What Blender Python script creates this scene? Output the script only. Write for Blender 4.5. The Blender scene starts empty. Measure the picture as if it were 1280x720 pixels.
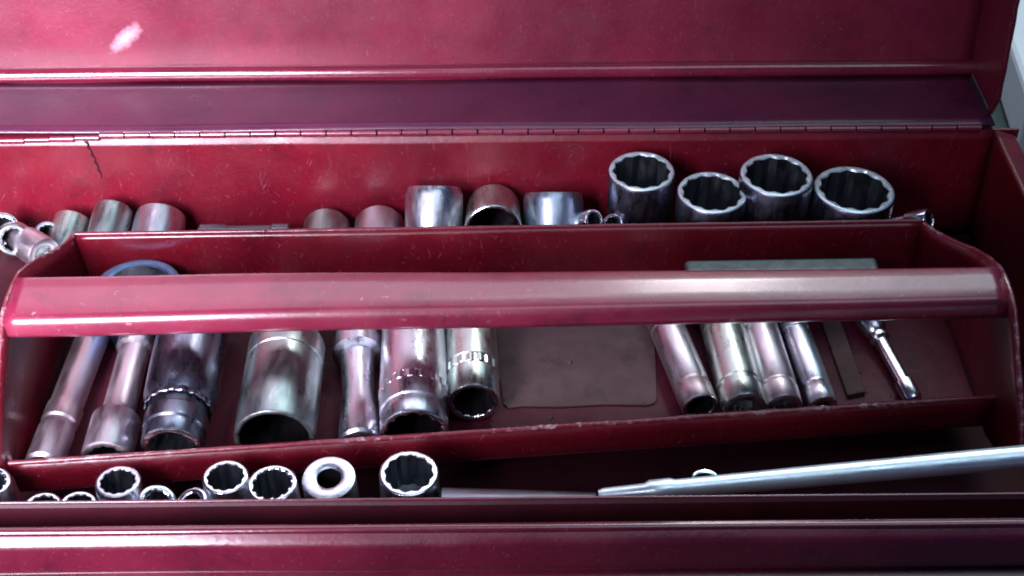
import bpy, bmesh, math, random
from mathutils import Vector, Matrix, noise

random.seed(7)
scene = bpy.context.scene
C = scene.collection

# ------------------------------------------------------------------ camera
cam_data = bpy.data.cameras.new('camera')
cam = bpy.data.objects.new('camera', cam_data)
C.objects.link(cam)
cam_data.sensor_width = 36.0
cam_data.lens = 50.62
cam_data.clip_start = 0.01
cam_data.clip_end = 50.0
cam.matrix_world = (Matrix.Translation((0.0, -0.4596, 0.5457))
                    @ Matrix.Rotation(math.radians(50), 4, 'X')
                    @ Matrix.Rotation(math.radians(-0.5), 4, 'Z'))
scene.camera = cam
scene.render.resolution_x = 1024
scene.render.resolution_y = 576

# ------------------------------------------------------------------ light
world = bpy.data.worlds.new('World')
scene.world = world
world.use_nodes = True
bg = world.node_tree.nodes['Background']
bg.inputs['Color'].default_value = (0.13, 0.24, 0.74, 1)
bg.inputs['Strength'].default_value = 0.10


def area_lamp(name, loc, target, sx, sy, power, col, spread=180):
    d = bpy.data.lights.new(name, 'AREA')
    d.shape = 'RECTANGLE'
    d.size, d.size_y = sx, sy
    d.energy = power
    d.color = col
    d.spread = math.radians(spread)
    o = bpy.data.objects.new(name, d)
    C.objects.link(o)
    o.location = loc
    o.rotation_euler = (Vector(target) - Vector(loc)).to_track_quat('-Z', 'Y').to_euler()
    return o


# low front-left window, and a bright window high up beyond the open lid
area_lamp('front_window_light', (-0.46, -0.50, 0.54), (-0.38, 0.14, 0.19), 0.42, 0.40, 6.8, (0.88, 0.82, 1.0), 66)
area_lamp('rear_window_light', (-0.45, 1.00, 1.60), (0.0, 0.0, 0.14), 0.95, 1.2, 9.5, (0.88, 0.82, 1.0))
area_lamp('rear_skylight', (0.55, 1.00, 1.60), (0.0, 0.0, 0.14), 0.90, 1.2, 10.5, (0.66, 0.92, 1.0))
area_lamp('added_overhead_lamp', (0.28, -0.50, 1.60), (0.12, -0.02, 0.14), 1.0, 0.7, 4.2, (0.72, 0.84, 1.0))  # unseen overhead lamp, added to widen the highlights on the chrome
area_lamp('added_glare_lamp', (0.24, 0.74, 0.96), (0.08, 0.0, 0.15), 0.12, 0.12, 2.5, (1.0, 0.93, 0.95))  # unseen small lamp, added for the glare on handle and chrome rims

scene.view_settings.view_transform = 'Standard'
scene.view_settings.look = 'None'
scene.view_settings.gamma = 1.0
scene.view_settings.use_curve_mapping = False
scene.view_settings.exposure = 0.0
scene.cycles.filter_width = 1.9


# ------------------------------------------------------------------ materials
def new_mat(name):
    m = bpy.data.materials.new(name)
    m.use_nodes = True
    nt = m.node_tree
    return m, nt, nt.nodes['Principled BSDF']


def tex_coord(nt, scale=1.0):
    tc = nt.nodes.new('ShaderNodeTexCoord')
    mp = nt.nodes.new('ShaderNodeMapping')
    if isinstance(scale, (int, float)):
        scale = (scale,) * 3
    mp.inputs['Scale'].default_value = scale
    nt.links.new(tc.outputs['Object'], mp.inputs['Vector'])
    return mp.outputs['Vector']


def noise_tex(nt, vec, scale, detail=4, rough=0.55):
    n = nt.nodes.new('ShaderNodeTexNoise')
    n.inputs['Scale'].default_value = scale
    n.inputs['Detail'].default_value = detail
    n.inputs['Roughness'].default_value = rough
    nt.links.new(vec, n.inputs['Vector'])
    return n.outputs['Fac']


def ramp(nt, fac, stops):
    r = nt.nodes.new('ShaderNodeValToRGB')
    while len(r.color_ramp.elements) < len(stops):
        r.color_ramp.elements.new(0.5)
    for e, (p, c) in zip(r.color_ramp.elements, stops):
        e.position = p
        e.color = (c, c, c, 1) if isinstance(c, (int, float)) else (*c, 1)
    nt.links.new(fac, r.inputs['Fac'])
    return r.outputs['Color']


def mix_col(nt, fac, a, b):
    m = nt.nodes.new('ShaderNodeMix')
    m.data_type = 'RGBA'
    for sock, v in ((m.inputs[0], fac), (m.inputs[6], a), (m.inputs[7], b)):
        if isinstance(v, tuple):
            sock.default_value = (*v, 1)
        elif isinstance(v, (int, float)):
            sock.default_value = v
        else:
            nt.links.new(v, sock)
    return m.outputs[2]


def bump(nt, height, strength, dist, bsdf):
    b = nt.nodes.new('ShaderNodeBump')
    b.inputs['Strength'].default_value = strength
    b.inputs['Distance'].default_value = dist
    nt.links.new(height, b.inputs['Height'])
    nt.links.new(b.outputs['Normal'], bsdf.inputs['Normal'])


def paint(name, col, dark, rough=0.32, wear=0.0, grime=0.5, coat=0.3, spots=0.45, spec=0.5):
    """old crimson enamel: mottled, dusty, chipped to steel where wear > 0"""
    m, nt, b = new_mat(name)
    v = tex_coord(nt)
    blotch = ramp(nt, noise_tex(nt, v, 15, 8, 0.66), [(0.33, 0.0), (0.66, 1.0)])
    c = mix_col(nt, blotch, dark, col)
    dust = ramp(nt, noise_tex(nt, v, 160, 8, 0.75), [(0.55, 0.0), (0.80, grime)])
    c = mix_col(nt, dust, c, (dark[0] * 0.45 + 0.01, dark[1] * 0.6 + 0.006, dark[2] * 0.6 + 0.008))
    # long fine scratches along the sheet
    sv = tex_coord(nt, (30, 900, 900))
    scr = ramp(nt, noise_tex(nt, sv, 1.0, 3, 0.6), [(0.75, 0.0), (0.85, 0.2)])
    c = mix_col(nt, scr, c, (0.30, 0.10, 0.14))
    for rot, thr in (((0.2, 0.7, 0.3), 0.71), ((0.1, -1.1, -0.2), 0.72), ((0.0, 1.5, 0.1), 0.73)):
        sv = tex_coord(nt, (1 / 45, 1 / 1300, 1 / 1300))
        sv.node.vector_type = 'TEXTURE'
        sv.node.inputs['Rotation'].default_value = rot
        c = mix_col(nt, ramp(nt, noise_tex(nt, sv, 1.0, 2, 0.5), [(thr - 0.03, 0.0), (thr + 0.04, 0.5)]), c, (0.26, 0.09, 0.13))
    stain = ramp(nt, noise_tex(nt, v, 38, 9, 0.72), [(0.56, 0.0), (0.66, spots)])
    c = mix_col(nt, stain, c, (dark[0] * 0.35, dark[1] * 0.5 + 0.001, dark[2] * 0.5 + 0.002))
    r = ramp(nt, noise_tex(nt, v, 32, 7, 0.68), [(0.3, rough - 0.07), (0.75, rough + 0.2)])
    if wear > 0:
        w = ramp(nt, noise_tex(nt, v, 260, 6, 0.75), [(1 - wear - 0.08, 0.0), (1 - wear + 0.08, 0.85)])
        spread = ramp(nt, noise_tex(nt, v, 26, 3, 0.6), [(0.42, 0.08), (0.58, 1.0)])
        mul = nt.nodes.new('ShaderNodeMath')
        mul.operation = 'MULTIPLY'
        nt.links.new(w, mul.inputs[0])
        nt.links.new(spread, mul.inputs[1])
        c = mix_col(nt, mul.outputs[0], c, (0.62, 0.50, 0.55))
    nt.links.new(c, b.inputs['Base Color'])
    nt.links.new(r, b.inputs['Roughness'])
    b.inputs['Coat Weight'].default_value = coat
    b.inputs['Specular IOR Level'].default_value = spec
    b.inputs['Coat Roughness'].default_value = 0.22
    bump(nt, noise_tex(nt, v, 420, 4, 0.6), 0.25, 0.0006, b)
    return m


def steel(name, col, stain, rough=0.25, streak=True, amount=0.24, metallic=1.0):
    m, nt, b = new_mat(name)
    v = tex_coord(nt, (1.0, 1.0, 0.35))
    info = nt.nodes.new('ShaderNodeObjectInfo')
    off = nt.nodes.new('ShaderNodeVectorMath')
    off.operation = 'SCALE'
    comb = nt.nodes.new('ShaderNodeCombineXYZ')
    for i in range(3):
        nt.links.new(info.outputs['Random'], comb.inputs[i])
    nt.links.new(comb.outputs[0], off.inputs[0])
    off.inputs['Scale'].default_value = 7.0
    add = nt.nodes.new('ShaderNodeVectorMath')
    nt.links.new(v, add.inputs[0])
    nt.links.new(off.outputs[0], add.inputs[1])
    v = add.outputs[0]
    f = ramp(nt, noise_tex(nt, v, 110, 7, 0.65), [(0.42, 0.0), (0.74, amount)])
    c = mix_col(nt, f, col, stain)
    specks = ramp(nt, noise_tex(nt, v, 620, 3, 0.6), [(0.66, 0.0), (0.78, 0.4)])
    c = mix_col(nt, specks, c, (stain[0] * 0.4, stain[1] * 0.38, stain[2] * 0.4))
    nt.links.new(c, b.inputs['Base Color'])
    b.inputs['Metallic'].default_value = metallic
    r = ramp(nt, noise_tex(nt, v, 190, 6, 0.7), [(0.3, max(0.06, rough - 0.1)), (0.72, rough + 0.2)])
    nt.links.new(r, b.inputs['Roughness'])
    bump(nt, noise_tex(nt, v, 700, 3, 0.6), 0.18, 0.0004, b)
    return m


RED = paint('crimson_enamel', (0.155, 0.004, 0.014), (0.085, 0.002, 0.009), coat=0.1, rough=0.36)
LID = paint('crimson_lid_enamel', (0.175, 0.011, 0.034), (0.100, 0.006, 0.020), rough=0.38, grime=0.5, spots=0.2)
LEDGE = paint('ledge_dark_reflection', (0.085, 0.009, 0.036), (0.040, 0.006, 0.026), rough=0.30, grime=0.4, coat=0.5)  # plum tone stands in for a dark blue-violet reflection on the ledge
RIM = paint('crimson_rim_enamel', (0.150, 0.009, 0.022), (0.090, 0.006, 0.016), rough=0.2, wear=0.30)
HINGE = paint('hinge_enamel', (0.180, 0.02, 0.045), (0.10, 0.010, 0.025), rough=0.16, coat=1.0)
TRAY = paint('tray_enamel', (0.130, 0.0035, 0.011), (0.070, 0.002, 0.007), rough=0.28, coat=0.35)
HANDLE = paint('handle_enamel', (0.230, 0.014, 0.046), (0.140, 0.008, 0.026), rough=0.34, coat=1.0, grime=0.6, wear=0.31)
BEAD = paint('bead_enamel', (0.150, 0.010, 0.030), (0.10, 0.006, 0.02), rough=0.13, coat=1.0, grime=0.3)
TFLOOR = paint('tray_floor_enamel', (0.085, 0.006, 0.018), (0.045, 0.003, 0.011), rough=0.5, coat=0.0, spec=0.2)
FACE = paint('front_enamel', (0.180, 0.010, 0.034), (0.110, 0.006, 0.022), rough=0.27, coat=1.0, grime=0.4)
EDGE = paint('bare_edge_enamel', (0.200, 0.02, 0.035), (0.120, 0.012, 0.02), rough=0.18, wear=0.42)


def add_pale_smear(m, cx, cz, ang, la, lb):
    """mixes a soft pale slanted smear into the lid colour"""
    nt = m.node_tree
    b = nt.nodes['Principled BSDF']
    tc = nt.nodes.new('ShaderNodeTexCoord')
    mp = nt.nodes.new('ShaderNodeMapping')
    mp.vector_type = 'TEXTURE'
    mp.inputs['Location'].default_value = (cx, 0, cz)
    mp.inputs['Rotation'].default_value = (0, ang, 0)
    mp.inputs['Scale'].default_value = (la, 10, lb)
    nt.links.new(tc.outputs['Object'], mp.inputs['Vector'])
    ln = nt.nodes.new('ShaderNodeVectorMath')
    ln.operation = 'LENGTH'
    nt.links.new(mp.outputs[0], ln.inputs[0])
    n = noise_tex(nt, tc.outputs['Object'], 260, 5, 0.7)
    ad = nt.nodes.new('ShaderNodeMath')
    ad.operation = 'MULTIPLY_ADD'
    ad.inputs[1].default_value = 0.7
    nt.links.new(n, ad.inputs[0])
    nt.links.new(ln.outputs['Value'], ad.inputs[2])
    f = ramp(nt, ad.outputs[0], [(0.35, 0.55), (1.0, 0.0)])
    old = b.inputs['Base Color'].links[0].from_socket
    nt.links.new(mix_col(nt, f, old, (0.75, 0.60, 0.66)), b.inputs['Base Color'])


add_pale_smear(LID, -0.1975, 0.1700, math.radians(-40), 0.019, 0.0075)
CHROME = steel('bright_chrome', (0.80, 0.82, 0.86), (0.42, 0.42, 0.46), 0.14, amount=0.4)
SATIN = steel('satin_steel', (0.68, 0.70, 0.77), (0.36, 0.36, 0.42), 0.29, amount=0.4)
GREY = steel('dull_grey_steel', (0.42, 0.48, 0.47), (0.20, 0.23, 0.22), 0.33, amount=0.5)
GREEN = steel('greenish_steel', (0.62, 0.71, 0.66), (0.34, 0.39, 0.36), 0.29, amount=0.4)
DARK = steel('dark_oily_steel', (0.24, 0.25, 0.32), (0.09, 0.09, 0.13), 0.28)
BAR = steel('brushed_chrome', (0.78, 0.95, 1.0), (0.68, 0.84, 0.90), 0.32, amount=0.12, metallic=0.75)
BLUE = steel('blued_steel', (0.13, 0.20, 0.34), (0.06, 0.09, 0.15), 0.34)
RAIL = steel('grey_green_rail', (0.13, 0.16, 0.16), (0.07, 0.08, 0.08), 0.5)
BORE = steel('bore_steel', (0.20, 0.22, 0.25), (0.05, 0.05, 0.06), 0.33)
PITCH = steel('black_bore', (0.045, 0.04, 0.045), (0.02, 0.015, 0.015), 0.5)  # near-black steel inside the open socket mouths
RUST = steel('rusty_pink_steel', (0.62, 0.54, 0.59), (0.36, 0.27, 0.31), 0.38)


def plain(name, col, col2, rough, scale=60, bumpk=0.3):
    m, nt, b = new_mat(name)
    v = tex_coord(nt)
    f = ramp(nt, noise_tex(nt, v, scale, 8, 0.65), [(0.32, 0.0), (0.7, 1.0)])
    oil = ramp(nt, noise_tex(nt, v, scale * 0.6, 7, 0.7), [(0.53, 0.0), (0.66, 0.5)])
    dark = tuple(k * 0.42 for k in col2)
    nt.links.new(mix_col(nt, oil, mix_col(nt, f, col, col2), dark), b.inputs['Base Color'])
    b.inputs['Roughness'].default_value = rough
    b.inputs['Specular IOR Level'].default_value = 0.15 if rough > 0.6 else 0.4
    bump(nt, noise_tex(nt, v, scale * 9, 4), bumpk, 0.0006, b)
    return m


SLOT_SHADE = plain('slot_painted_shade', (0.060, 0.006, 0.014), (0.034, 0.004, 0.009), 0.55, 40)  # shade inside the front slot, put into the colour
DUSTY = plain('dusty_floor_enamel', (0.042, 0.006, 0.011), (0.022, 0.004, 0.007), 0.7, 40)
MAT = plain('grey_rubber_liner', (0.110, 0.066, 0.070), (0.076, 0.044, 0.048), 0.65)
BROWN = plain('brown_liner', (0.095, 0.055, 0.055), (0.055, 0.032, 0.032), 0.7)
BENCH = plain('bench_top', (0.05, 0.09, 0.085), (0.02, 0.045, 0.045), 0.5, 25)
PALE = plain('pale_plastic', (0.80, 0.90, 0.92), (0.70, 0.82, 0.85), 0.35, 12, 0.1)
BLACK = plain('black_gap', (0.012, 0.006, 0.008), (0.02, 0.01, 0.012), 0.7)


# ------------------------------------------------------------------ helpers
def link_mesh(name, verts, faces, mat, parent=None, smooth_angle=None):
    me = bpy.data.meshes.new(name)
    me.from_pydata([tuple(v) for v in verts], [], faces)
    me.materials.append(mat)
    bm = bmesh.new()
    bm.from_mesh(me)
    bmesh.ops.recalc_face_normals(bm, faces=bm.faces)
    bm.to_mesh(me)
    bm.free()
    if smooth_angle is not None:
        me.shade_smooth()
        me.set_sharp_from_angle(angle=math.radians(smooth_angle))
    o = bpy.data.objects.new(name, me)
    C.objects.link(o)
    o.parent = parent
    return o


def tag(o, label, cat=None, group=None, kind=None):
    o['label'] = label
    if cat:
        o['category'] = cat
    if group:
        o['group'] = group
    if kind:
        o['kind'] = kind
    return o


def empty(name, loc=(0, 0, 0)):
    o = bpy.data.objects.new(name, None)
    o.empty_display_size = 0.01
    o.location = loc
    C.objects.link(o)
    return o


def rounded(pts, n=6):
    """polyline of (a, b, radius) -> filleted list of (a, b), long runs subdivided"""
    out = []
    P = [Vector(p[:2]) for p in pts]
    R = [p[2] if len(p) > 2 else 0 for p in pts]
    for i, p in enumerate(P):
        if i in (0, len(P) - 1) or R[i] <= 0:
            out.append(p)
            continue
        a, b = (P[i - 1] - p), (P[i + 1] - p)
        la, lb = a.length, b.length
        a.normalize(); b.normalize()
        ang = a.angle(b)
        d = min(R[i] / math.tan(ang / 2), la * 0.49, lb * 0.49)
        s, e = p + a * d, p + b * d
        for k in range(n + 1):
            t = k / n
            out.append(s * (1 - t) ** 2 + p * 2 * t * (1 - t) + e * t * t)
    res = [out[0]]
    for q in out[1:]:
        d = (q - res[-1]).length
        if d < 1e-6:
            continue
        k = max(1, int(d / 0.006))
        s = res[-1].copy()
        for j in range(1, k + 1):
            res.append(s.lerp(q, j / k))
    return res


def sheet(name, prof, x0, x1, mat, parent, thick=0.0012, nx=70, warp=None, dent=0.0004, seed=0.0):
    """pressed-steel sheet: a (y, z) profile drawn along x, slightly uneven, with thickness"""
    verts, faces = [], []
    m = len(prof)
    for i in range(nx + 1):
        x = x0 + (x1 - x0) * i / nx
        for (y, z) in prof:
            p = Vector((x, y, z))
            if warp:
                p = Vector(warp(p))
            q = Vector((p.x * 9 + seed, p.y * 22, p.z * 22 + seed))
            p.y += dent * noise.noise(q)
            p.z += dent * noise.noise(q + Vector((31, 7, 3)))
            verts.append(p)
    for i in range(nx):
        for j in range(m - 1):
            a = i * m + j
            faces.append((a, a + 1, a + m + 1, a + m))
    o = link_mesh(name, verts, faces, mat, parent, 40)
    s = o.modifiers.new('thickness', 'SOLIDIFY')
    s.thickness = thick
    s.offset = 0
    return o


def tube(name, pts, rad, mat, parent, n=10, seed=0.0, wob=0.0):
    verts, faces = [], []
    pts = [Vector(p) for p in pts]
    for i, p in enumerate(pts):
        t = (pts[min(i + 1, len(pts) - 1)] - pts[max(i - 1, 0)]).normalized()
        up = Vector((0, 0, 1)) if abs(t.z) < 0.9 else Vector((0, 1, 0))
        a = t.cross(up).normalized()
        b = a.cross(t)
        r = rad[i] if isinstance(rad, (list, tuple)) else rad
        r *= 1 + wob * noise.noise(p * 140 + Vector((seed, 0, 0)))
        for k in range(n):
            th = 2 * math.pi * k / n
            verts.append(p + a * (r * math.cos(th)) + b * (r * math.sin(th)))
    for i in range(len(pts) - 1):
        for k in range(n):
            a0, b0 = i * n + k, i * n + (k + 1) % n
            faces.append((a0, b0, b0 + n, a0 + n))
    faces.append(tuple(range(n)))
    faces.append(tuple(range((len(pts) - 1) * n, len(pts) * n)))
    return link_mesh(name, verts, faces, mat, parent, 50)


def line_pts(a, b, n):
    a, b = Vector(a), Vector(b)
    return [a.lerp(b, i / n) for i in range(n + 1)]


# ------------------------------------------------------------------ setting
def slab(name, corners, z0, z1, mat, parent=None, bev=0.0):
    verts = [(x, y, z0) for x, y in corners] + [(x, y, z1) for x, y in corners]
    n = len(corners)
    faces = [tuple(range(n)), tuple(range(n, 2 * n))] + \
            [(i, (i + 1) % n, n + (i + 1) % n, n + i) for i in range(n)]
    o = link_mesh(name, verts, faces, mat, parent)
    if bev:
        b = o.modifiers.new('bevel', 'BEVEL')
        b.width = bev
        b.segments = 3
    return o


bench = slab('bench_top', [(-0.9, -0.6), (0.9, -0.6), (0.9, 1.6), (-0.9, 1.6)], -0.03, 0.0, BENCH)
tag(bench, 'greenish workbench top under the red toolbox', kind='structure')
pale = slab('storage_case', [(0.332, 0.318), (0.62, 0.30), (0.66, 1.15), (0.412, 1.15)], 0.0, 0.045, PALE, None, 0.006)
tag(pale, 'pale blue plastic case at the right edge beside the toolbox', 'case')

# ------------------------------------------------------------------ toolbox
XL, XR = -0.345, 0.240
box = empty('toolbox', (0, 0, 0))
tag(box, 'open crimson steel toolbox holding a tray and loose sockets', 'toolbox')

# front wall: thin inner skin, slot added for the dark lip with its shade painted in, then the outer skin with its ridge bead and pressed grooves
ip = rounded([(-0.0980, 0.080), (-0.0980, 0.1395, 0.001), (-0.0992, 0.1408, 0.0006), (-0.1004, 0.1395), (-0.1004, 0.1180)], 3)
sheet('inner_skin', ip, XL, XR, SLOT_SHADE, box, nx=90, dent=0.0004, seed=2, thick=0.0008)
fp = rounded([(-0.1004, 0.1180), (-0.1130, 0.1180, 0.001), (-0.1132, 0.1425, 0.002), (-0.1150, 0.1452, 0.0022),
              (-0.1205, 0.1410, 0.0050), (-0.1235, 0.1290, 0.0040), (-0.1175, 0.1262, 0.0012), (-0.1178, 0.1235, 0.0012),
              (-0.1270, 0.1195, 0.0040), (-0.1275, 0.0050)], 6)
sheet('front_wall', fp, XL, XR, FACE, box, nx=90, dent=0.0005, seed=3)
tube('ridge_bead', [(x, -0.1160 + 0.0003 * noise.noise(Vector((x * 11, 0, 8))), 0.1437) for x in [XL + (XR - XL) * i / 90 for i in range(91)]], 0.0019, BEAD, box, 12)
tube('lip_edge', line_pts((XL, -0.0992, 0.1410), (XR, -0.0992, 0.1410), 160), 0.0006, HINGE, box, 8, 1.0, 0.2)
# back wall
bp = rounded([(0.1365, 0.080), (0.1365, 0.1405, 0.002), (0.1385, 0.1440, 0.002), (0.1420, 0.1440)], 4)
back = sheet('back_wall', bp, XL, XR, RED, box, nx=90, dent=0.0006, seed=9)
cr = [(-0.2112, 0.1436), (-0.2100, 0.1418), (-0.2104, 0.1400), (-0.2091, 0.1378), (-0.2093, 0.1352), (-0.2080, 0.1334),
      (-0.2087, 0.1312), (-0.2076, 0.1290), (-0.2080, 0.1262), (-0.2069, 0.1240), (-0.2072, 0.1215)]
cw = (.0007, .0003, .0006, .0003, .0006, .0002, .0006, .0003, .0005, .0002, .0001)
nc = len(cr)
crv = [(x - w, 0.13570, z) for (x, z), w in zip(cr, cw)] + [(x + w * .8, 0.13570, z) for (x, z), w in zip(cr, cw)]
cre = link_mesh('paint_crack', crv, [(i, i + 1, i + nc + 1, i + nc) for i in range(nc - 1)], BLACK, back)
cre.modifiers.new('thickness', 'SOLIDIFY').thickness = 0.0004
# side walls with an outward-folded rim
for x, s in ((XL, -1), (XR, 1)):
    yy0, yy1 = -0.1150, 0.1380
    pr = rounded([(0.0, 0.080), (0.0, 0.1445, 0.002), (0.0125, 0.1405, 0.003), (0.0140, 0.005)], 5)
    verts, faces = [], []
    ny, m = 40, len(pr)
    for i in range(ny + 1):
        y = yy0 + (yy1 - yy0) * i / ny
        for (a, z) in pr:
            verts.append((x + s * a, y, z + 0.0004 * noise.noise(Vector((y * 20, a * 90, s)))))
    for i in range(ny):
        for j in range(m - 1):
            a = i * m + j
            faces.append((a, a + 1, a + m + 1, a + m))
    w = link_mesh('side_wall', verts, faces, RED, box, 40)
    w.modifiers.new('thickness', 'SOLIDIFY').thickness = 0.0012
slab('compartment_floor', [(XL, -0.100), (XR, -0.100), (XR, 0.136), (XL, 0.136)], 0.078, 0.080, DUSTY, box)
slab('outer_back', [(XL - 0.014, 0.1405), (XR + 0.014, 0.1405), (XR + 0.014, 0.1420), (XL - 0.014, 0.1420)], 0.005, 0.1425, RED, box)

# lid, swung open behind the box
lp = rounded([(0.1832, 0.1482), (0.1850, 0.1508, 0.0020), (0.1885, 0.1520, 0.0020), (0.2100, 0.330)], 6)
lid = sheet('lid', lp, XL, XR, LID, box, nx=80, dent=0.0009, seed=17)
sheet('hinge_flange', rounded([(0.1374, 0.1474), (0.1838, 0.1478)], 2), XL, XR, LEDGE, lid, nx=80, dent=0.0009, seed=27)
tube('fold_bead', [(x, 0.1862 + 0.0003 * noise.noise(Vector((x * 11, 0, 4))), 0.1510 + 0.0004 * noise.noise(Vector((x * 9, 3, 0)))) for x in [XL + (XR - XL) * i / 90 for i in range(91)]], 0.0042, BEAD, lid, 18)
for x, s in ((XL, -1), (XR, 1)):
    ed = rounded([(0.1475, 0.1485), (0.1425, 0.160, 0.006), (0.1440, 0.1750, 0.02), (0.1640, 0.330)], 5)
    bk = rounded([(0.1880, 0.1485), (0.2100, 0.330)], 2)
    verts = [(x, y, z) for y, z in ed] + [(x, bk[0].y * 0 + bk[0][0], bk[0][1]), (x, bk[-1][0], bk[-1][1])]
    n = len(verts)
    sk = link_mesh('lid_side', verts, [tuple(range(len(ed))) + (n - 1, n - 2)], LID, lid)
    sk.modifiers.new('thickness', 'SOLIDIFY').thickness = 0.0014
    tube('rolled_edge', [(x, y, z) for y, z in ed], 0.0017, RIM, lid, 8, s * 3.0, 0.2)
# piano hinge between lid and back wall: rod with knuckles
hv, hf = [], []
x = XL + 0.004
k = 0
while x < XR - 0.006:
    L = 0.0125
    r = 0.0018 if k % 2 else 0.0016
    n = 8
    zc = 0.1460 + 0.0005 * noise.noise(Vector((x * 14, 0, 2)))
    if x < -0.212:
        zc -= 0.0012 + (-0.212 - x) * 0.03
    b0 = len(hv)
    for q in (x, x + L - 0.0008):
        for j in range(n):
            th = 2 * math.pi * j / n
            hv.append((q, 0.1372 + r * math.cos(th), zc + r * math.sin(th)))
    for j in range(n):
        hf.append((b0 + j, b0 + (j + 1) % n, b0 + n + (j + 1) % n, b0 + n + j))
    hf.append(tuple(range(b0, b0 + n)))
    hf.append(tuple(range(b0 + n, b0 + 2 * n)))
    x += L
    k += 1
link_mesh('piano_hinge', hv, hf, HINGE, box, 50)

# ------------------------------------------------------------------ tote tray
tray = empty('tote_tray', (0, 0, 0.082))
tag(tray, 'crimson carry tray with a wide flat handle, set inside the toolbox', 'tray')


def child(o):
    o.matrix_parent_inverse = tray.matrix_basis.inverted()
    return o


TL, TR = -0.2045, 0.2045          # end plates at floor level


def front_y(x):                   # bent front wall: further back at its right-hand end
    return -0.0555 + (x - TL) / (TR - TL) * 0.0335


# floor
fl = [(TL, front_y(TL)), (TR, front_y(TR)), (TR, 0.055), (TR - 0.012, 0.072), (TL + 0.006, 0.067), (TL, 0.055)]
child(slab('tray_floor', fl, 0.0985, 0.1000, TFLOOR, tray))
# front wall
pf = rounded([(0.0012, 0.0990), (0.0, 0.1010, 0.001), (-0.0015, 0.1170)], 3)
child(sheet('front_wall', pf, TL, TR, TRAY, tray, nx=60, dent=0.0005, seed=5,
            warp=lambda p: (p.x, p.y + front_y(p.x), p.z)))
child(tube('front_rim', [(x, front_y(x) - 0.0016, 0.1175 + 0.0003 * noise.noise(Vector((x * 30, 1, 0)))) for x in
                         [TL + (TR - TL) * i / 120 for i in range(121)]], 0.0011, EDGE, tray, 8, 8.0, 0.2))
# back wall
pb = rounded([(0.0, 0.0990), (0.0008, 0.1335, 0.001), (0.0030, 0.1350)], 3)


def back_warp(p):
    return (p.x, p.y + 0.0690 + (p.x - TL) / (TR - TL) * 0.0045, p.z)


child(sheet('back_wall', pb, TL + 0.0006, TR - 0.0120, TRAY, tray, nx=60, dent=0.0005, seed=12, warp=back_warp))
child(tube('back_rim', [back_warp(Vector((x, 0.0024, 0.1352))) for x in
                        [TL + 0.0006 + (TR - TL - 0.0126) * i / 120 for i in range(121)]], 0.0010, RIM, tray, 8, 2.0, 0.2))
# end plates: gable shape, folded in at the back corner
for side in (-1, 1):
    # (y, top z, x inset)
    base_x = 0.2060 if side > 0 else 0.2075
    lean = 0.0 if side > 0 else 0.0015
    inset_back = 0.0135 if side > 0 else 0.006
    st = [(-0.0580, 0.1120), (-0.0560, 0.1190), (-0.0480, 0.1290), (-0.0380, 0.1385), (-0.0280, 0.1470), (-0.0190, 0.1540),
          (-0.0130, 0.1585), (-0.0060, 0.1605), (0.0040, 0.1608), (0.0120, 0.1595), (0.0220, 0.1555), (0.0320, 0.1505),
          (0.0420, 0.1450), (0.0520, 0.1400), (0.0600, 0.1372), (0.0660, 0.1358), (0.0735, 0.1352)]
    if side < 0:
        st[-2:] = [(0.0645, 0.1358), (0.0700, 0.1352)]
    verts, faces, top = [], [], []
    rows = 7
    for y, zt in st:
        k = max(0.0, (y - 0.038) / 0.0355)
        ins = inset_back * k ** 1.6
        for r in range(rows + 1):
            t = r / rows
            zb = 0.0985 + max(0.0, -y - 0.030) * 0.42
            z = zb + (zt - zb) * t
            xx = side * (base_x - 0.0020 * (1 - t) - ins + lean * t + 0.0004 * noise.noise(Vector((y * 30, z * 30, side))))
            verts.append((xx, y, z))
        top.append(Vector(verts[-1]))
    m = rows + 1
    for i in range(len(st) - 1):
        for j in range(rows):
            a = i * m + j
            faces.append((a, a + 1, a + m + 1, a + m))
    ep = child(link_mesh('end_plate', verts, faces, TRAY, tray, 40))
    ep.modifiers.new('thickness', 'SOLIDIFY').thickness = 0.0012
    fine = []
    for i in range(len(top) - 1):
        fine += [top[i].lerp(top[i + 1], q / 5) for q in range(5)]
    fine.append(top[-1])
    e = tube('plate_edge', fine, 0.0011, EDGE, ep, 8, side * 5.0, 0.25)
    e.matrix_parent_inverse = Matrix.Translation((0, 0, -0.0)) @ tray.matrix_basis.inverted() @ tray.matrix_basis
# handle: broad inverted channel
hp = rounded([(0.0085, 0.1500), (0.0102, 0.1606, 0.0026), (0.0020, 0.1609, 0.02), (-0.0070, 0.1600, 0.02), (-0.0132, 0.1584, 0.0045), (-0.0150, 0.1515, 0.0025), (-0.0125, 0.1492)], 6)


def handle_warp(p):
    t = (p.x - TL) / (TR - TL)            # left end a little wider and nearer
    k = 1.10 - 0.26 * t
    return (p.x, p.y * k + 0.0005 + 0.003 * (t - 0.5), p.z)


child(sheet('handle', hp, -0.2085, 0.2050, HANDLE, tray, nx=80, dent=0.0007, seed=21, warp=handle_warp, thick=0.0014))
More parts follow.
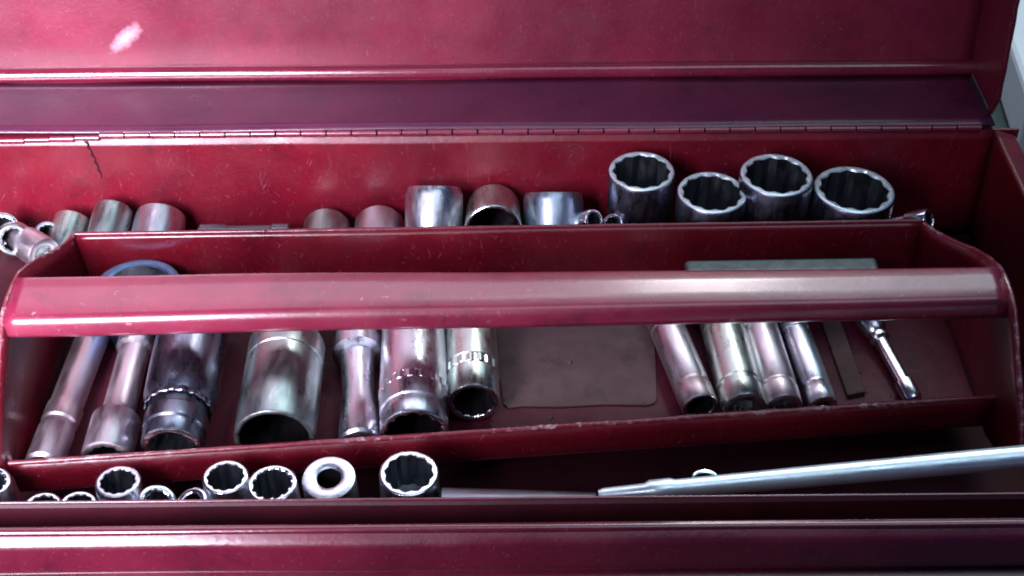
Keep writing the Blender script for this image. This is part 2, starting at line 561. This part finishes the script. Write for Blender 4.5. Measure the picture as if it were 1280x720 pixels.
# liner pieces in the tray
lin = slab('rubber_liner', [(-0.012, 0.060), (0.0665, 0.060), (0.0652, 0.030), (0.0645, 0.012), (0.0632, -0.0060), (0.0622, -0.0085), (0.0590, -0.0098),
                            (0.040, -0.0092), (0.021, -0.0104), (0.004, -0.0098), (-0.0020, -0.0108), (-0.0042, -0.0085), (-0.0060, 0.010), (-0.0075, 0.030)],
           0.1000, 0.1009, MAT, None, 0.0003)
tag(lin, 'bare dull grey-brown liner between the two groups of sockets in the tray', 'liner')
lin2 = slab('rubber_liner', [(0.143, 0.060), (0.152, 0.060), (0.1555, -0.004), (0.147, -0.006)], 0.1000, 0.1022, BROWN, None, 0.0004)
tag(lin2, 'narrow brown liner strip beside the thin chrome pin in the tray', 'liner')


# ------------------------------------------------------------------ sockets
def section(kind, r, k, n):
    th = 2 * math.pi * k / n
    if kind == 'twelve':
        return r * (1.0, 0.955, 0.91, 0.955)[k % 4]
    if kind == 'six':
        a = (th % (math.pi / 3)) - math.pi / 6
        return r * 0.90 / math.cos(a)
    if kind == 'square':
        return min(r / max(abs(math.cos(th)), abs(math.sin(th))), r * 1.32)
    return r


def rings(name, prof, mat, parent, n=48, caps=(False, False), kinds=None, angle=32):
    """turned piece: prof = list of (z, r)"""
    verts, faces = [], []
    for i, (z, r) in enumerate(prof):
        kd = kinds[i] if kinds else 'round'
        for k in range(n):
            th = 2 * math.pi * k / n
            rr = section(kd, r, k, n)
            verts.append((rr * math.cos(th), rr * math.sin(th), z))
    for i in range(len(prof) - 1):
        for k in range(n):
            a, b = i * n + k, i * n + (k + 1) % n
            faces.append((a, b, b + n, a + n))
    if caps[0]:
        faces.append(tuple(range(n)))
    if caps[1]:
        faces.append(tuple(range((len(prof) - 1) * n, len(prof) * n)))
    return link_mesh(name, verts, faces, mat, parent, angle)


def aim(o, end, axis, L, spin=0.0):
    ax = Vector(axis).normalized()
    o.location = Vector(end) - ax * L
    o.rotation_mode = 'QUATERNION'
    o.rotation_quaternion = ax.to_track_quat('Z', 'Y') @ Matrix.Rotation(spin, 3, 'Z').to_quaternion()


def socket(label, end, axis, L, steps, mat, bore_r, kind='twelve', depth=0.02, bore=None, ch=0.0009,
           bands=(), group=None, spin=0.0, name='socket', cat='socket', rim=None):
    """steps: (z, r) outline from drive end to open end; open end sits at `end`, facing `axis`"""
    root = empty(name)
    aim(root, end, axis, L, spin)
    tag(root, label, cat, group)
    pr = [(0.0, steps[0][1] * 0.55), (0.0, steps[0][1] - ch), (ch, steps[0][1])]
    for z, r in steps[1:]:
        pr.append((z, r))
    re = pr[-1][1]
    pr[-1] = (L - ch, re)
    pr.append((L - ch * 0.3, re - ch * 0.35))
    body = rings('body', pr, mat, root, caps=(True, False))
    w = re - ch * 0.35 - bore_r
    rm = [(L - ch * 0.3, re - ch * 0.35), (L + ch * 0.02, re - ch * 0.35 - w * 0.22), (L + ch * 0.12, bore_r + w * 0.5),
          (L, bore_r + w * 0.2), (L - ch * 0.6, bore_r)]
    rings('rim', rm, rim or mat, root, kinds=['round', 'round', 'round', kind, kind], angle=50)
    rings('bore', [(L - ch * 0.6, bore_r), (L - depth, bore_r * 0.97), (L - depth - 0.0008, bore_r * 0.6)], bore or BORE, root,
          kinds=[kind, kind, 'round'], caps=(False, True))
    for z0, z1, r in bands:
        n = 72
        verts, faces = [], []
        for z, dr in ((z0, -0.0004), (z0 + 0.0003, 0), (z1 - 0.0003, 0), (z1, -0.0004)):
            for k in range(n):
                th = 2 * math.pi * k / n
                rr = r + dr + (0.0005 if (k // 2) % 2 else 0)
                verts.append((rr * math.cos(th), rr * math.sin(th), z))
        for i in range(3):
            for k in range(n):
                a, b = i * n + k, i * n + (k + 1) % n
                faces.append((a, b, b + n, a + n))
        link_mesh('knurled_band', verts, faces, mat, root)
    return root


def turned(name, label, end, axis, L, prof, mat, cat, group=None, tip=None, extra=None):
    root = empty(name)
    aim(root, end, axis, L)
    tag(root, label, cat, group)
    rings('shaft', prof, mat, root, caps=(True, True))
    if tip:
        z0, z1, r = tip
        rings('square_drive', [(z0, r), (z1 - 0.0006, r), (z1, r - 0.0006)], CHROME, root,
              kinds=['square'] * 3, caps=(False, True))
    return root


FRONT = (0.0, -1.0, 0.0)
UP = (0.0, 0.0, 1.0)
G_TL = 'sockets lying in the left half of the tray'
G_TR = 'slim sockets lying in the right half of the tray'
G_B = 'sockets lying behind the tray'
G_S = 'large sockets standing behind the tray'
G_F = 'sockets standing in front of the tray'
FZ = 0.1002        # tray floor top
BZ = 0.0802        # box floor top

# --- tray, left group (all point at the viewer)
turned('extension_bar', 'long slim steel bar lying along the left end of the tray', (-0.1945, -0.0505, FZ + 0.0078), (-0.04, -1, 0), 0.105,
       [(0, .0062), (.001, .0072), (.070, .0072), (.071, .0078), (.080, .0078), (.0812, .0070), (.0835, .0070), (.0845, .0078), (.1035, .0078), (.105, .0066)],
       RUST, 'extension bar', G_TL)
socket('slim extension socket with reddish shank and wide pale nose, second from the tray\'s left end', (-0.1680, -0.0490, FZ + 0.0105), (0.02, -1, 0),
       0.105, [(0, .0068), (.030, .0068), (.032, .0082), (.038, .0082), (.040, .0068), (.078, .0070), (.083, .0103), (.105, .0105)], RUST, .0075, group=G_TL)
socket('stubby dark socket stepping down to a bright ringed nose in the tray', (-0.1405, -0.0478, FZ + 0.0160), (0.02, -1, -0.06),
       0.088, [(0, .0150), (.045, .0157), (.062, .0154), (.066, .0135), (.0665, .0125), (.072, .0125), (.073, .0132), (.080, .0132), (.081, .0125), (.088, .0125)],
       DARK, .0088, group=G_TL, bands=[(.0655, .0685, .0138)], rim=CHROME)
socket('widest deep socket in the tray, black bore facing out', (-0.0985, -0.0445, FZ + 0.0168), (0.02, -1, 0), 0.092,
       [(0, .0100), (.010, .0118), (.026, .0125), (.036, .0168), (.0475, .0168), (.0480, .0163), (.0500, .0163), (.0505, .0168), (.092, .0168)], GREY, .0144, kind='round',
       depth=0.034, bore=PITCH, group=G_TL)
turned('extension_bar', 'necked chrome extension with collar and flared foot between two sockets', (-0.0640, -0.0410, FZ + 0.0095), (0.10, -1, 0), 0.086,
       [(0, .0075), (.001, .0088), (.012, .0095), (.020, .0095), (.0215, .0110), (.0300, .0110), (.0315, .0075), (.055, .0066), (.066, .0076), (.078, .0088), (.0848, .0090), (.086, .0080)],
       SATIN, 'extension bar', G_TL)
socket('pale deep socket with two banded rings near its dark mouth', (-0.0412, -0.0400, FZ + 0.0148), (0.05, -1, 0), 0.080,
       [(0, .0138), (.050, .0148), (.056, .0148), (.0565, .0140), (.0595, .0140), (.060, .0148), (.069, .0146), (.0695, .0138), (.0725, .0138), (.073, .0144), (.080, .0142)],
       SATIN, .0118, depth=.03, bore=PITCH, group=G_TL, bands=[(.0555, .0605, .0146)], rim=CHROME)
socket('shorter bright socket, rightmost of the left group, beside the bare liner', (-0.0170, -0.0190, FZ + 0.0118), (0.04, -1, -0.02), 0.066,
       [(0, .0112), (.046, .0118), (.047, .0110), (.051, .0110), (.052, .0116), (.066, .0112)], GREEN, .0090, depth=.022, bore=PITCH,
       group=G_TL, bands=[(.0465, .0515, .0114)], rim=CHROME)

# --- tray, right group
for lab, x, y, r, L, dx, mat, rim in (
        ('pinkish slim socket with an open black mouth, nearest the bare liner', 0.0805, -0.0195, .0082, .072, 0.19, RUST, CHROME),
        ('thickest pale socket of the slim four in the right half of the tray', 0.0990, -0.0225, .0099, .070, 0.06, GREEN, SATIN),
        ('lavender-grey slim socket, third of the slim four from the liner', 0.1160, -0.0210, .0086, .070, 0.07, RUST, SATIN),
        ('thinnest of the slim four sockets, beside the brown liner strip', 0.1335, -0.0185, .0067, .068, 0.09, SATIN, SATIN)):
    socket(lab, (x, y, FZ + r), (dx, -1, 0), L,
           [(0, r * .94), (L * .12, r), (L * .30, r), (L * .305, r * .93), (L * .335, r * .93), (L * .34, r), (L * .80, r), (L * .81, r * .95), (L * .84, r * .95), (L * .85, r), (L, r * .97)],
           mat, r * (.74 if x < .09 else .5), depth=.02 if x < .09 else .006, bore=PITCH if x < .09 else GREY, group=G_TR, rim=rim)
turned('pin_driver', 'thin chrome pin with rounded head near the right end of the tray', (0.1745, -0.0125, FZ + 0.0040), (0.19, -1, -0.04), 0.062,
       [(0, .0030), (.001, .0050), (.006, .0066), (.012, .0066), (.018, .0050), (.0195, .0036), (.021, .0046), (.023, .0046), (.0245, .0032), (.050, .0030), (.051, .0042), (.0605, .0042), (.062, .0034)],
       CHROME, 'driver', None)

# --- behind the handle, in the tray
socket('blued steel ring socket standing behind the left end of the handle', (-0.1715, 0.0455, 0.1250), (0.0, 0.0, 1), .0245,
       [(0, .0190), (.020, .0200), (.0245, .0200)], BLUE, .0150, kind='round', depth=.012, name='ring_socket', rim=BLUE)
rail = slab('socket_rail', [(0.079, 0.0445), (0.1675, 0.0455), (0.1675, 0.0555), (0.079, 0.0545)], FZ, 0.1308, RAIL, None, 0.0022)
tag(rail, 'flat grey-green bar just showing behind the right half of the handle', 'bar')

# --- behind the tray, lying and leaning sockets
socket('small bright socket cut off at the picture\'s left edge', (-0.2545, 0.112, 0.1080), (0.25, -0.5, 0.8), .032, [(0, .0085), (.032, .0088)], CHROME, .0062, group=G_B)
socket('speckled grey socket heaped in front of the left-edge socket', (-0.2455, 0.1010, 0.1090), (0.30, -0.62, 0.40), .030, [(0, .0070), (.014, .0070), (.015, .0080), (.030, .0080)], GREY, .0058, group=G_B)
socket('small pinkish socket lying lowest in the left-edge heap', (-0.2290, 0.0930, 0.1060), (0.55, -0.55, 0.10), .030, [(0, .0072), (.012, .0072), (.013, .0084), (.030, .0084)], RUST, .0040, depth=.004, bore=GREY, group=G_B)
socket('small grey socket between the left-edge heap and the three side by side', (-0.2325, 0.1120, 0.1040), (0.20, -0.40, 0.60), .026, [(0, .0066), (.026, .0070)], SATIN, .0050, group=G_B)
for lab, x, r, zt, mat, dx in (
        ('tilted pale socket, left of the three lying side by side behind the tray', -0.2180, .0098, .1130, GREEN, .16),
        ('greyer socket, middle of the three lying side by side', -0.1985, .0098, .1190, GREY, .10),
        ('wide bright socket with pale end, right of the three side by side', -0.1765, .0130, .1175, SATIN, .06)):
    socket(lab, (x - .03 * dx * 3, 0.072, zt - r - .022), (-dx, -1, -0.36), .060,
           [(0, r * .96), (.006, r), (.030, r), (.031, r * .95), (.034, r * .95), (.035, r), (.060, r)], mat, r * .75, group=G_B)
turned('extension_bar', 'dark thin bar lying across the floor behind the tray', (-0.111, 0.113, 0.1015), (1, 0, 0), 0.046,
       [(0, .0050), (.001, .0058), (.012, .0058), (.014, .0050), (.036, .0050), (.037, .0058), (.045, .0058), (.046, .0050)], BORE, 'extension bar', G_B)
socket('round-topped grey socket beside the pinkish one behind the tray', (-0.0955, 0.080, BZ + .0122), (-.02, -1, -.05), .052, [(0, .0100), (.004, .0120), (.052, .0122)], GREY, .0105, group=G_B)
socket('pinkish dull socket behind the tray, left of the bright upright one', (-0.0675, 0.080, BZ + .0130), (0, -1, -.05), .052, [(0, .0108), (.004, .0128), (.052, .0130)], RUST, .0105, group=G_B)
socket('bright upright socket leaning on the back wall', (-0.0385, 0.1255, 0.1215), (0.02, 0.62, 0.78), .048,
       [(0, .0140), (.020, .0144), (.0205, .0136), (.0235, .0136), (.024, .0144), (.044, .0144), (.048, .0130)], SATIN, .0070, kind='square', group=G_B)
socket('socket lying behind the tray with its black mouth towards the viewer', (-0.0090, 0.0990, 0.1130), (0.0, -1, 0.25), .030,
       [(0, .0135), (.026, .0142), (.030, .0142)], GREEN, .0120, kind='round', depth=.028, bore=PITCH, group=G_B, rim=CHROME)
socket('bluish grey leaning socket beside the black-mouthed one', (0.0212, 0.1235, 0.1185), (0.01, 0.62, 0.78), .048,
       [(0, .0150), (.044, .0150), (.048, .0142)], steel('bluish_steel', (.42, .50, .60), (.22, .25, .32), .3), .0070, kind='square', group=G_B)
for lab, x, y, z, ax in (('small chrome bit beside the tall standing sockets', .0405, .100, .1190, (.5, -.6, .6)),
                         ('tiny chrome adaptor lying next to the small chrome bit', .0490, .097, .1185, (-.4, -.5, .6)),
                         ('small chrome bit near the toolbox\'s right wall', .2040, .0985, .1190, (.7, -.4, .5))):
    socket(lab, (x, y, z), ax, .022, [(0, .0046), (.010, .0046), (.011, .0056), (.022, .0056)], CHROME, .0038, group='small chrome bits', name='chrome_bit', cat='bit')

# --- behind the tray, four tall standing sockets
for lab, x, y, z, r, tilt, bore in (
        ('first tall standing socket from the left, its bright ring highest', .0634, .1117, .1400, .0164, (.00, -.02, 1), BORE),
        ('second tall standing socket from the left, ring set lowest of the four', .0960, .0965, .1380, .0168, (.02, -.02, 1), BORE),
        ('third tall standing socket from the left, dark bore', .1270, .1020, .1440, .0176, (.02, -.01, 1), BORE),
        ('largest of the four tall standing sockets, at the right', .1645, .0985, .1375, .0196, (.03, .0, 1), BORE)):
    L = .060
    socket(lab, (x, y, z), tilt, L, [(0, r * .80), (.022, r * .82), (.030, r * .97), (L, r)], DARK, r * .86, depth=.026, bore=bore, group=G_S, rim=BAR, ch=.0016)

# --- in front of the tray, standing sockets
fr = [
    ('chrome socket cut off at the left edge in front of the tray', -.2085, -.0710, .1215, .0090, 'twelve', .76, (.05, 0, 1), CHROME),
    ('low socket ring by the left edge, mostly hidden by the front lip', -.1860, -.0800, .1165, .0080, 'twelve', .78, (.0, -.05, 1), CHROME),
    ('low socket ring just left of the oval one in front of the tray', -.1715, -.0795, .1172, .0076, 'twelve', .78, (.1, 0, 1), CHROME),
    ('oval socket ring standing above the low left rings', -.1572, -.0700, .1205, .0090, 'twelve', .78, (.03, .05, 1), SATIN),
    ('leaning chrome socket, left of the low pair beside the oval ring', -.1400, -.0790, .1185, .0075, 'twelve', .62, (.35, -.25, 1), CHROME),
    ('leaning chrome socket, right of the low pair beside the oval ring', -.1268, -.0800, .1190, .0068, 'twelve', .62, (-.3, -.2, 1), CHROME),
    ('twelve-point socket ring, left of the touching pair in front of the tray', -.1143, -.0695, .1220, .0092, 'twelve', .80, (.02, .0, 1), CHROME),
    ('twelve-point socket ring, right of the touching pair in front of the tray', -.0955, -.0728, .1215, .0100, 'twelve', .78, (-.02, -.03, 1), CHROME),
    ('thick-walled bright socket with a small dark hole in front of the tray', -.0727, -.0733, .1250, .0106, 'round', .46, (.0, -.12, 1), SATIN),
    ('largest socket ring in front of the tray, rightmost of its row', -.0413, -.0711, .1250, .0118, 'twelve', .82, (.02, -.05, 1), CHROME)]
for lab, x, y, z, r, kd, q, ax, rm in fr:
    L = z - BZ - 0.0005
    if abs(ax[0]) > .2:
        L = .034
    socket(lab, (x, y, z), ax, L, [(0, r * .9), (L * .3, r * .9), (L * .42, r), (L, r)], SATIN, r * q, kind=kd, depth=.018, group=G_F, rim=rm,
           spin=0.12 if kd == 'square' else x * 50, bore=PITCH if q < .5 else BORE)

# --- loose things in the front gap
turned('breaker_bar', 'long polished chrome bar lying along the front right of the toolbox', (0.0330, -0.0830, 0.1240), (-1, -.02, -.100), 0.200,
       [(0, .0042), (.001, .0047), (.020, .0047), (.120, .0041), (.170, .0036), (.172, .0043), (.180, .0043), (.182, .0032), (.198, .0028), (.200, .0022)],
       BAR, 'bar')
tag(tube('split_ring', [(.0745 + .0048 * math.cos(a), -.0785 + .0034 * math.sin(a), .1278 + .001 * math.sin(a)) for a in [2 * math.pi * i / 20 for i in range(21)]],
         .0007, CHROME, None, 6), 'tiny chrome ring lying against the polished bar', 'ring')
socket('dull brownish grey socket lying low in the front gap, right of the row of rings', (-.0290, -.0800, .1125), (-1, 0, .03), .062, [(0, .0080), (.06, .0092)], BORE, .007, group=G_F)

# --- dirt that gathers on the floors
gv, gf = [], []
rg = random.Random(5)
for i in range(420):
    if i < 260:
        x, y, z = rg.uniform(-0.200, 0.200), 0, 0.1001
        y = rg.uniform(front_y(x) + 0.002, 0.03) if rg.random() < 0.4 else front_y(x) + 0.0025 + rg.random() ** 2 * 0.012
        if -0.012 < x < 0.066 and y > -0.011:
            z = 0.1010
    elif i < 350:
        x, y, z = rg.uniform(-0.2, 0.23), rg.uniform(-0.094, -0.05), 0.0801
    else:
        x, y, z = rg.uniform(-0.26, 0.23), rg.uniform(0.085, 0.132), 0.0801
    r = rg.uniform(0.0004, 0.0014)
    b0 = len(gv)
    for k in range(4):
        a = rg.random() + k * math.pi / 2
        gv.append((x + r * rg.uniform(.5, 1.3) * math.cos(a), y + r * rg.uniform(.5, 1.3) * math.sin(a), z))
    gv.append((x + rg.uniform(-.3, .3) * r, y, z + r * rg.uniform(.5, 1.1)))
    for k in range(4):
        gf.append((b0 + k, b0 + (k + 1) % 4, b0 + 4))
    gf.append((b0, b0 + 1, b0 + 2, b0 + 3))
grit = link_mesh('grit', gv, gf, plain('grit', (0.16, 0.12, 0.11), (0.05, 0.035, 0.035), 0.8, 90))
tag(grit, 'fine brown grit and metal swarf scattered on the tray floor', kind='stuff')
